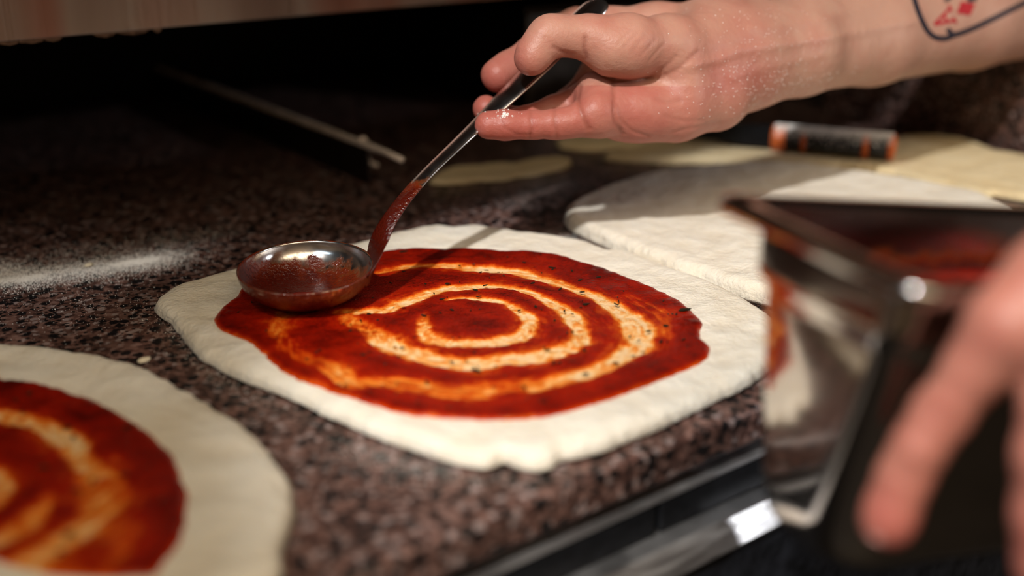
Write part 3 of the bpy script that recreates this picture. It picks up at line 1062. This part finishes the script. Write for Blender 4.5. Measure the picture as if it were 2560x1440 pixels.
def inner_sauce(v):
    q = v - PB
    b_, d_ = (q @ e2) / LB, (q @ e3)
    return np.clip(0.30 + (-(d_ + 0.014)) * 60 + 0.5 * (b_ - .6), 0, 1)


ip = [(.0125, -.0008, .013), (.0132, -.010, .0135), (.0130, -.014, .0135), (.0133, -.018, .0135), (.0136, -.022, .014), (.0146, -.0255, .014), (.0162, -.0275, .015), (.0172, -.038, .015), (.0192, -.050, .016), (.0258, -.103, .019), (.0290, -.112, .019), (.040, -.1195, .014), (.048, -.120, .006)]
rings('inner_lining', ip, M['panin'], flip=True, attr=inner_sauce)
sv_, sf_, st_ = [], [], []
for i, ins in enumerate((.0182, .0186, .022, .028, .036, .045)):
    ring = rrect(ins - .0014, -.031, .014)
    for q in ring:
        q = q + e3 * (0.0035 if i == 0 else 0) + e3 * 0.0012 * vnoise(np.array([q * 160]), 6)[0] + e3 * .012 * max(0.0, ((q - PB) @ e2) / LB - .3)
        sv_.append(q)
        st_.append(0.85)
n_ = len(sv_) // 6
for i in range(5):
    for k in range(n_):
        j = (k + 1) % n_
        sf_.append((i * n_ + k, (i + 1) * n_ + k, (i + 1) * n_ + j, i * n_ + j))
sf_.append(tuple(5 * n_ + k for k in range(n_)))
mesh_obj('tomato_sauce', sv_, sf_, M['sauce'], pan, attrs={'thick': st_})

# ------------------------------------------------------------------ the cook's arms (implicit surface -> one continuous mesh each)


def smin(a, b, k):
    h = np.maximum(k - np.abs(a - b), 0) / k
    return np.minimum(a, b) - h * h * k * 0.25


def cap_d(p, a, b, ra, rb):
    ab = b - a
    t = np.clip(((p - a) @ ab) / (ab @ ab + 1e-12), 0, 1)
    return np.linalg.norm(p - a - t[:, None] * ab, axis=1) - (ra + t * (rb - ra))


HO = 0.03


def J(x, y, d, rpx):            # joint: photograph direction, distance, radius as seen
    return (P(x, y, d + HO), rpx * (d + HO) / FPX)


def chain(js):
    return [(a[0], b[0], a[1], b[1]) for a, b in zip(js[:-1], js[1:])]


def eval_chain(p, segs, k):
    d = None
    for s in segs:
        e = cap_d(p, *s)
        d = e if d is None else smin(d, e, k)
    return d


def hand_sdf(p, palm, fingers, kp=0.012, kf=0.0035, kj=0.007, ball=None):
    d = eval_chain(p, palm, kp)
    if ball:
        px_ = 1280 + FPX * ((p - C) @ RT) / ((p - C) @ FW)
        t = np.clip((px_ - 1610) / 150, 0, 1)
        d = smin(d, eval_chain(p, ball, 0.008), 0.004 + 0.026 * t * t * (3 - 2 * t))
    f = None
    for fg in fingers:
        e = eval_chain(p, fg, kf)
        f = e if f is None else smin(f, e, 0.0012)
    return smin(d, f, kj)


def polygonise(fn, lo, hi, h, margin=0.012):
    """block-wise sampled field -> surface nets"""
    lo, hi = np.asarray(lo), np.asarray(hi)
    B = 12
    nb_ = np.ceil((hi - lo) / (h * B)).astype(int)
    dims = nb_ * B
    val = np.empty(dims, dtype=np.float32)
    g = [np.arange(B) * h for _ in range(3)]
    loc = np.stack(np.meshgrid(*g, indexing='ij'), -1).reshape(-1, 3)
    ci = np.stack(np.meshgrid(*[np.arange(k) for k in nb_], indexing='ij'), -1).reshape(-1, 3)
    cen = lo + (ci + 0.5) * B * h
    cd = fn(cen)
    half = B * h * 0.5 * 1.7321 + 0.003
    for (i, j, k), d in zip(ci, cd):
        sl = (slice(i * B, i * B + B), slice(j * B, j * B + B), slice(k * B, k * B + B))
        if abs(d) < half:
            val[sl] = fn(loc + lo + np.array([i, j, k]) * B * h).reshape(B, B, B)
        else:
            val[sl] = d
    ins = val < 0
    nx, ny, nz = dims
    corner = [(a, b, c) for a in (0, 1) for b in (0, 1) for c in (0, 1)]
    cnt = np.zeros((nx - 1, ny - 1, nz - 1), dtype=np.int8)
    for a, b, c in corner:
        cnt += ins[a:nx - 1 + a, b:ny - 1 + b, c:nz - 1 + c]
    act = np.argwhere((cnt > 0) & (cnt < 8))
    idx = np.full((nx - 1, ny - 1, nz - 1), -1, dtype=np.int64)
    idx[act[:, 0], act[:, 1], act[:, 2]] = np.arange(len(act))
    acc = np.zeros((len(act), 3))
    num = np.zeros(len(act))
    for a in corner:
        for ax in range(3):
            if a[ax]:
                continue
            b = list(a)
            b[ax] = 1
            va = val[act[:, 0] + a[0], act[:, 1] + a[1], act[:, 2] + a[2]]
            vb = val[act[:, 0] + b[0], act[:, 1] + b[1], act[:, 2] + b[2]]
            cr = (va < 0) != (vb < 0)
            t = np.where(cr, va / (va - vb + 1e-20), 0)
            q = np.array(a, float)[None, :].repeat(len(act), 0)
            q[:, ax] += t
            acc += q * cr[:, None]
            num += cr
    verts = lo + (act + acc / num[:, None]) * h
    faces = []
    for ax in range(3):
        o1, o2 = [(1, 2), (2, 0), (0, 1)][ax]
        s0 = [slice(None)] * 3
        s1 = [slice(None)] * 3
        s0[ax] = slice(0, -1)
        s1[ax] = slice(1, None)
        ch = np.argwhere(ins[tuple(s0)] != ins[tuple(s1)])
        ch = ch[(ch[:, o1] > 0) & (ch[:, o2] > 0) & (ch[:, o1] < dims[o1] - 1) & (ch[:, o2] < dims[o2] - 1)]
        d1 = np.zeros(3, int)
        d1[o1] = 1
        d2 = np.zeros(3, int)
        d2[o2] = 1
        quad = []
        for off in (0 * d1, d1, d1 + d2, d2):
            c = ch - off
            quad.append(idx[c[:, 0], c[:, 1], c[:, 2]])
        quad = np.stack(quad, 1)
        inside0 = ins[ch[:, 0], ch[:, 1], ch[:, 2]]
        quad[~inside0] = quad[~inside0][:, ::-1]
        faces.append(quad)
    faces = np.vstack(faces)
    faces = faces[(faces >= 0).all(1)]
    # keep the one connected skin (drops enclosed pockets)
    lab = np.arange(len(verts))
    while True:
        mn = lab[faces].min(1)
        new = lab.copy()
        for k in range(4):
            np.minimum.at(new, faces[:, k], mn)
        new = new[new]
        if (new == lab).all():
            break
        lab = new
    ids, cn = np.unique(lab, return_counts=True)
    keep = lab == ids[cn.argmax()]
    remap = np.cumsum(keep) - 1
    faces = remap[faces[keep[faces].all(1)]]
    verts = verts[keep]
    # light relaxation
    nbr = np.vstack([faces[:, [0, 1]], faces[:, [1, 2]], faces[:, [2, 3]], faces[:, [3, 0]]])
    for _ in range(2):
        s = np.zeros_like(verts)
        c = np.zeros(len(verts))
        for a, b in ((0, 1), (1, 0)):
            np.add.at(s, nbr[:, a], verts[nbr[:, b]])
            np.add.at(c, nbr[:, a], 1)
        verts = verts * 0.5 + 0.5 * s / np.maximum(c, 1)[:, None]
    return verts, faces


def vert_normals(verts, faces):
    n = np.cross(verts[faces[:, 2]] - verts[faces[:, 0]], verts[faces[:, 3]] - verts[faces[:, 1]])
    vn = np.zeros_like(verts)
    for k in range(4):
        np.add.at(vn, faces[:, k], n)
    return vn / (np.linalg.norm(vn, axis=1)[:, None] + 1e-20)


def proj_all(v):
    q = v - C
    d = q @ FW
    return 1280 + FPX * (q @ RT) / d, 720 - FPX * (q @ UP) / d, d


def path_px_dist(x, y, path):
    best = np.full(len(x), 1e9)
    p = np.c_[x, y]
    for a, b in zip(path[:-1], path[1:]):
        a, b = np.array(a, float), np.array(b, float)
        ab = b - a
        t = np.clip(((p - a) @ ab) / (ab @ ab), 0, 1)
        best = np.minimum(best, np.linalg.norm(p - a - t[:, None] * ab, axis=1))
    return best


person = empty('person', W(-0.05, -0.35, -Z0), 'cook with tattooed bare forearms, one hand on the ladle, the other on the pan', 'person')

# --- arm with the ladle: forearm, wrist, palm
palm = []
palm += chain([J(2760, -40, .97, 104), J(2420, 14, .865, 104), J(2180, 50, .79, 104), J(2000, 82, .735, 94), J(1880, 90, .705, 84), J(1760, 85, .69, 76)])
palm += chain([J(2760, 5, .965, 108), J(2420, 62, .855, 108), J(2180, 106, .78, 102), J(2000, 148, .725, 87), J(1880, 186, .70, 80), J(1790, 232, .68, 80)])
palm += chain([J(2000, 118, .715, 90), J(1870, 140, .695, 92), J(1770, 160, .685, 84)])
# back of the hand
palm += chain([J(1780, 90, .695, 74), J(1640, 78, .695, 62), J(1520, 72, .690, 52)])
palm += chain([J(1780, 160, .690, 78), J(1640, 165, .697, 58), J(1500, 185, .690, 48)])
# little-finger side of the palm
palm += chain([J(1790, 250, .672, 74), J(1690, 272, .655, 72), J(1600, 280, .648, 66), J(1545, 282, .644, 60)])
palm += chain([J(1548, 276, .648, 56), J(1490, 246, .652, 48)])
palm += chain([J(1490, 228, .646, 42), J(1486, 285, .632, 50)])
palm += chain([J(1660, 205, .694, 56), J(1510, 215, .688, 46)])
# ball of the thumb
thenar = chain([J(1800, 120, .680, 78), J(1670, 118, .648, 76), J(1570, 118, .630, 70), J(1525, 124, .626, 64)]) + chain([J(1560, 100, .632, 58), J(1470, 92, .624, 49), J(1405, 90, .620, 43), J(1372, 86, .618, 41), J(1350, 112, .617, 36), J(1330, 142, .617, 36), J(1326, 150, .617, 33)])
index = chain([J(1530, 76, .690, 52), J(1440, 62, .683, 42), J(1385, 84, .676, 42), J(1330, 132, .668, 40), J(1270, 172, .660, 41), J(1246, 188, .657, 43)])
middle = chain([J(1500, 200, .688, 48), J(1420, 262, .684, 38), J(1380, 290, .680, 37), J(1300, 306, .670, 35), J(1240, 288, .661, 34), J(1216, 272, .657, 34)])
ring_f = chain([J(1490, 230, .664, 46), J(1415, 268, .660, 37), J(1385, 276, .658, 36), J(1310, 302, .652, 34), J(1262, 310, .647, 32)])
little = chain([J(1490, 292, .634, 47), J(1425, 306, .630, 37), J(1390, 311, .629, 36), J(1330, 313, .628, 34), J(1262, 313, .626, 36), J(1221, 313, .625, 35)])


def arm_field(p):
    return hand_sdf(p, palm, [index, middle, ring_f, little], ball=thenar)


allp = np.array([s[0] for s in palm + thenar + index + middle + ring_f + little] + [s[1] for s in palm + thenar + index + middle + ring_f + little])
lo, hi = allp.min(0) - 0.03, allp.max(0) + 0.03
av, af = polygonise(arm_field, lo, hi, 0.00105)
ed = np.vstack([af[:, [0, 1]], af[:, [1, 2]], af[:, [2, 3]], af[:, [3, 0]]])
ed = np.vstack([ed, ed[:, ::-1]])
deg = np.maximum(np.bincount(ed[:, 0], minlength=len(av)), 1)
wgt = np.clip((proj_all(av)[0] - 1790) / 110, 0, 1) * 0.9        # even out the wrist and forearm
wgt = (wgt * (proj_all(av)[0] < 2600))[:, None]
for _ in range(70):
    avg = np.stack([np.bincount(ed[:, 0], av[ed[:, 1], k], len(av)) for k in range(3)], 1) / deg[:, None]
    av = av + wgt * (avg - av)
vn = vert_normals(av, af)
ax_, ay_, ad_ = proj_all(av)
facing = -(vn @ FW) > -0.2
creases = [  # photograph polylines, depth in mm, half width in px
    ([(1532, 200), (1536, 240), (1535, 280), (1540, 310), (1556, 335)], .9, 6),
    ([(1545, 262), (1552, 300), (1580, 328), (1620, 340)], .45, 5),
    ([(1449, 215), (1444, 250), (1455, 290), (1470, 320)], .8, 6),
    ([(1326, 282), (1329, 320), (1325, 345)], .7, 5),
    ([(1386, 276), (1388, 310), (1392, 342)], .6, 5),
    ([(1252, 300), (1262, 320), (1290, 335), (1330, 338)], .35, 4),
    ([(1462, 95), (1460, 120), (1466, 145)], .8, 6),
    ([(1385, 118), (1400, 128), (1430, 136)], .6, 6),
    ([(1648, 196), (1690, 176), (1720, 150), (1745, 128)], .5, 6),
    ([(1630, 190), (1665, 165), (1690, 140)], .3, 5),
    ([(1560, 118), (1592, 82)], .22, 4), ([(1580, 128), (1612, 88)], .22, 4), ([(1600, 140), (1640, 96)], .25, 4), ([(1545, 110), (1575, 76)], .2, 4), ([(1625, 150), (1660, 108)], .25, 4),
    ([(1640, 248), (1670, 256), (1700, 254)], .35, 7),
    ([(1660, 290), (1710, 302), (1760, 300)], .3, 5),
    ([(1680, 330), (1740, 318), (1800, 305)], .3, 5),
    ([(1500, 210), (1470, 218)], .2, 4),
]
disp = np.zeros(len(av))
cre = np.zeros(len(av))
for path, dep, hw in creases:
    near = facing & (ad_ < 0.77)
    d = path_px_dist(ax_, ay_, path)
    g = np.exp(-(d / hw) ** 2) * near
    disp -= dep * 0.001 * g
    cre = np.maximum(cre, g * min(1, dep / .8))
for px_, py_, rx, ry, dep in [(1288, 312, 28, 26, .7), (1358, 312, 22, 24, .6), (1424, 306, 24, 24, .7), (1492, 250, 30, 55, 1.0), (1225, 190, 34, 30, .4), (1330, 150, 26, 26, .6), (1420, 96, 34, 34, .5), (1530, 120, 52, 52, .8), (1640, 290, 70, 40, .6), (1350, 80, 22, 22, .6)]:
    disp += dep * .001 * np.exp(-(((ax_ - px_) / rx) ** 2 + ((ay_ - py_) / ry) ** 2)) * facing * (ad_ < .77)
# tendons and veins on the wrist and forearm
for path, dep, hw in [([(1720, 168), (1790, 150), (1850, 128), (1960, 112), (2100, 90), (2300, 50)], .9, 13), ([(1880, 70), (1990, 62), (2080, 40), (2200, 5)], .6, 12), ([(1830, 195), (1930, 165), (2050, 140)], .35, 12)]:
    d = path_px_dist(ax_, ay_, path)
    disp += dep * 0.001 * np.exp(-(d / hw) ** 2) * facing
disp += 0.0003 * fbm(av * 60, 3, 2) + 0.00018 * fbm(av * 260, 5, 2)
av2 = av + vn * disp[:, None]
flush = 0.35 + 0.25 * fbm(av * 40, 8, 2)
flush += 0.55 * np.exp(-(((ax_ - 1230) / 90) ** 2))                                   # fingertips
flush += 0.42 * ((ay_ > 215) & (ax_ < 1850)) * np.clip((1850 - ax_) / 200, 0, 1)       # palm side
flush += 0.35 * np.exp(-(((ax_ - 1860) / 90) ** 2 + ((ay_ - 205) / 50) ** 2))
flush -= 0.35 * np.clip((ax_ - 1850) / 300, 0, 1)
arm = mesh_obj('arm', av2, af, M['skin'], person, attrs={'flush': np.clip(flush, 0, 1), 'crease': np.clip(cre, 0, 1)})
arm['label'] = 'outstretched bare forearm and hand holding the ladle, ace card tattoo'
bvh = BVHTree.FromPolygons([tuple(v) for v in av2], [tuple(f) for f in af])


def on_skin(x, y, off, tree=None):
    r = ray(x, y)
    loc, nr, _, _ = (tree or bvh).ray_cast(Vector(C), Vector(r / np.linalg.norm(r)))
    if loc is None:
        return None
    return np.array(loc) + np.array(nr) * off


def ribbon(paths, off=0.00025):
    vs, fs = [], []
    for path, w in paths:
        pp = smooth_path(path, max(2, len(path) * 8)) if len(path) > 2 else np.array([np.array(path[0]) + (np.array(path[1]) - np.array(path[0])) * t for t in np.linspace(0, 1, 8)], float)
        prev = None
        for i, q in enumerate(pp):
            t = pp[min(i + 1, len(pp) - 1)] - pp[max(i - 1, 0)]
            t = t / (np.linalg.norm(t) + 1e-9)
            nn = np.array([-t[1], t[0]])
            row = []
            for k in (-1, -.5, 0, .5, 1):
                h_ = on_skin(q[0] + nn[0] * w * k, q[1] + nn[1] * w * k, off)
                row.append(h_)
            if any(r is None for r in row):
                prev = None
                continue
            k0 = len(vs)
            vs += row
            if prev is not None:
                for k in range(4):
                    fs.append((prev + k, prev + k + 1, k0 + k + 1, k0 + k))
            prev = k0
    return vs, fs


vs, fs = ribbon([([(2278, -40), (2284, -8), (2298, 36), (2318, 76), (2338, 93), (2362, 96), (2384, 88)], 6.5), ([(2368, 72), (2376, 82), (2384, 87), (2420, 76), (2480, 48), (2560, 8), (2640, -30)], 6.5)])
mesh_obj('tattoo_outline', vs, fs, M['ink'], arm)
vs, fs = ribbon([([(2367, -6), (2371, 2)], 9), ([(2428, -8), (2432, 4)], 12)])
if vs:
    mesh_obj('tattoo_suit', vs, fs, M['ink'], arm)
vs, fs = ribbon([([(2335, 61), (2376, 20)], 3.6), ([(2371, 13), (2379, 29)], 3.4), ([(2335, 61), (2388, 51)], 4.0), ([(2382, 43), (2391, 58)], 3.2), ([(2359, 38), (2369, 55)], 3.2)])
mesh_obj('tattoo_letter', vs, fs, M['ink_red'], arm)
# red diamond: a filled four-sided mark
dq = [(2402, 4), (2438, 10), (2425, 39), (2391, 34)]
dv, df = [], []
for a in np.linspace(0, 1, 7):
    for b_ in np.linspace(0, 1, 7):
        top_ = np.array(dq[0]) * (1 - a) + np.array(dq[1]) * a
        bot_ = np.array(dq[3]) * (1 - a) + np.array(dq[2]) * a
        q = top_ * (1 - b_) + bot_ * b_
        dv.append(on_skin(q[0], q[1], 0.00025))
if all(v is not None for v in dv):
    for i in range(6):
        for j in range(6):
            df.append((i * 7 + j, (i + 1) * 7 + j, (i + 1) * 7 + j + 1, i * 7 + j + 1))
    mesh_obj('tattoo_diamond', dv, df, M['ink_red'], arm)

# flour grains stuck to the wrist and little fingertip
fv, ff = [], []
for _ in range(520):
    x = rng.normal(1890, 90)
    y = rng.uniform(20, 300)
    if rng.uniform() < .45:
        x, y = rng.normal(1940, 110), 262 - (rng.normal(1940, 110) - 1900) * .25 + rng.normal(-30, 28)
    h_ = on_skin(x, y, 0.0001)
    if h_ is not None:
        grain(h_, rng.uniform(.00012, .00040), fv, ff)
for _ in range(160):
    x, y = rng.normal(1256, 15), rng.normal(285, 5)
    if vnoise(np.array([[x / 7, y / 5]]), 3)[0] < -.1:
        continue
    h_ = on_skin(x, y, 0.0001)
    if h_ is not None:
        grain(h_, rng.uniform(.0002, .0007), fv, ff)
tag(mesh_obj('flour_dust', fv, ff, M['flour'], arm, smooth=False), kind='stuff')


def nail(parent, c, along, up, w, l, bend=0.5):
    along = along / np.linalg.norm(along)
    up = up - along * (up @ along)
    up /= np.linalg.norm(up)
    side = np.cross(along, up)
    vs, fs = [], []
    n1, n2 = 9, 9
    for lay in (0, -0.0006):
        for i in range(n1):
            for j in range(n2):
                a, b_ = i / (n1 - 1) * 2 - 1, j / (n2 - 1) * 2 - 1
                lw = w * (1 - .28 * max(0, a) ** 4 - .2 * max(0, -a) ** 3)
                x = b_ * lw
                vs.append(c + along * l * a + side * x + up * (-(b_ ** 2) * w * bend + lay - .0006 * a * a))
    N = n1 * n2
    for i in range(n1 - 1):
        for j in range(n2 - 1):
            f = (i * n2 + j, (i + 1) * n2 + j, (i + 1) * n2 + j + 1, i * n2 + j + 1)
            fs.append(f)
            fs.append(tuple(N + k for k in f[::-1]))
    return mesh_obj('fingernail', vs, fs, M['nail'], parent)


tj, tt = P(1350, 112, .647), P(1326, 150, .647)
al = tt - tj
upv = -RT * 0.9 + FW * 0.35 + UP * 0.1
nail(arm, (tj * .35 + tt * .65) + (upv / np.linalg.norm(upv)) * .0073, al, upv, .0052, .0062)

# --- the other arm, holding the pan
HO = 0.0
palm2 = []
palm2 += chain([J(2520, 815, .322, 92), J(2660, 720, .325, 130), J(2800, 640, .335, 150), J(3000, 520, .36, 150), J(3300, 380, .42, 160), J(3700, 240, .5, 170)])
palm2 += chain([J(2660, 880, .322, 100), J(2790, 790, .325, 130), J(2980, 680, .35, 150)])
palm2 += chain([J(2800, 960, .325, 100), J(2920, 860, .335, 130), J(3050, 740, .36, 140)])
ix2 = chain([J(2520, 815, .322, 90), J(2440, 920, .327, 76), J(2352, 1035, .332, 68), J(2300, 1115, .335, 64), J(2262, 1190, .337, 64), J(2228, 1280, .339, 64), J(2219, 1308, .339, 63)])
md2 = chain([J(2660, 900, .320, 92), J(2640, 1010, .318, 80), J(2618, 1140, .320, 76), J(2606, 1290, .325, 70), J(2600, 1420, .330, 66)])
rg2 = chain([J(2800, 980, .322, 90), J(2790, 1150, .318, 76), J(2770, 1300, .322, 70), J(2760, 1440, .328, 64)])
lt2 = chain([J(2920, 980, .330, 84), J(2930, 1130, .326, 68), J(2920, 1260, .328, 62), J(2915, 1350, .332, 56)])
th2 = chain([J(2800, 620, .335, 96), J(2760, 540, .350, 74), J(2720, 500, .372, 66), J(2690, 520, .392, 58)])


def arm2_field(p):
    return hand_sdf(p, palm2, [ix2, md2, rg2, lt2, th2], kp=.012, kf=.004, kj=.008)


al2 = palm2 + ix2 + md2 + rg2 + lt2 + th2
allp = np.array([s[0] for s in al2] + [s[1] for s in al2])
v2, f2 = polygonise(arm2_field, allp.min(0) - .035, allp.max(0) + .035, 0.0015)
n2_ = vert_normals(v2, f2)
x2, y2, d2 = proj_all(v2)
ds = 0.0004 * fbm(v2 * 80, 3, 2)
cr2 = np.zeros(len(v2))
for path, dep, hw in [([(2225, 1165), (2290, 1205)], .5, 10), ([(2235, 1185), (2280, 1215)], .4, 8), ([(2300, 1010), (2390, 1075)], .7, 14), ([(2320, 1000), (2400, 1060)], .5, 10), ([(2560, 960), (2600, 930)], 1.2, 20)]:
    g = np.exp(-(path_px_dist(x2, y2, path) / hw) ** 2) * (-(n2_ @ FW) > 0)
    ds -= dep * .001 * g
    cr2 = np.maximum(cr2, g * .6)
ds += .0012 * np.exp(-(((x2 - 2290) / 45) ** 2 + ((y2 - 1130) / 45) ** 2)) * (-(n2_ @ FW) > 0)
fl2 = 0.62 + .25 * fbm(v2 * 40, 8, 2) + .3 * np.clip((y2 - 1150) / 200, 0, 1)
arm2 = mesh_obj('arm', v2 + n2_ * ds[:, None], f2, M['skin'], person, attrs={'flush': np.clip(fl2, 0, 1), 'crease': cr2})
arm2['label'] = 'near hand with finger laid down the side of the steel pan'
ta, tb = P(2262, 1190, .337), P(2219, 1308, .339)
up2 = -FW * .75 - RT * .65
nail(arm2, ta * .12 + tb * .88 + up2 / np.linalg.norm(up2) * .0072, tb - ta, up2, .0050, .0060)
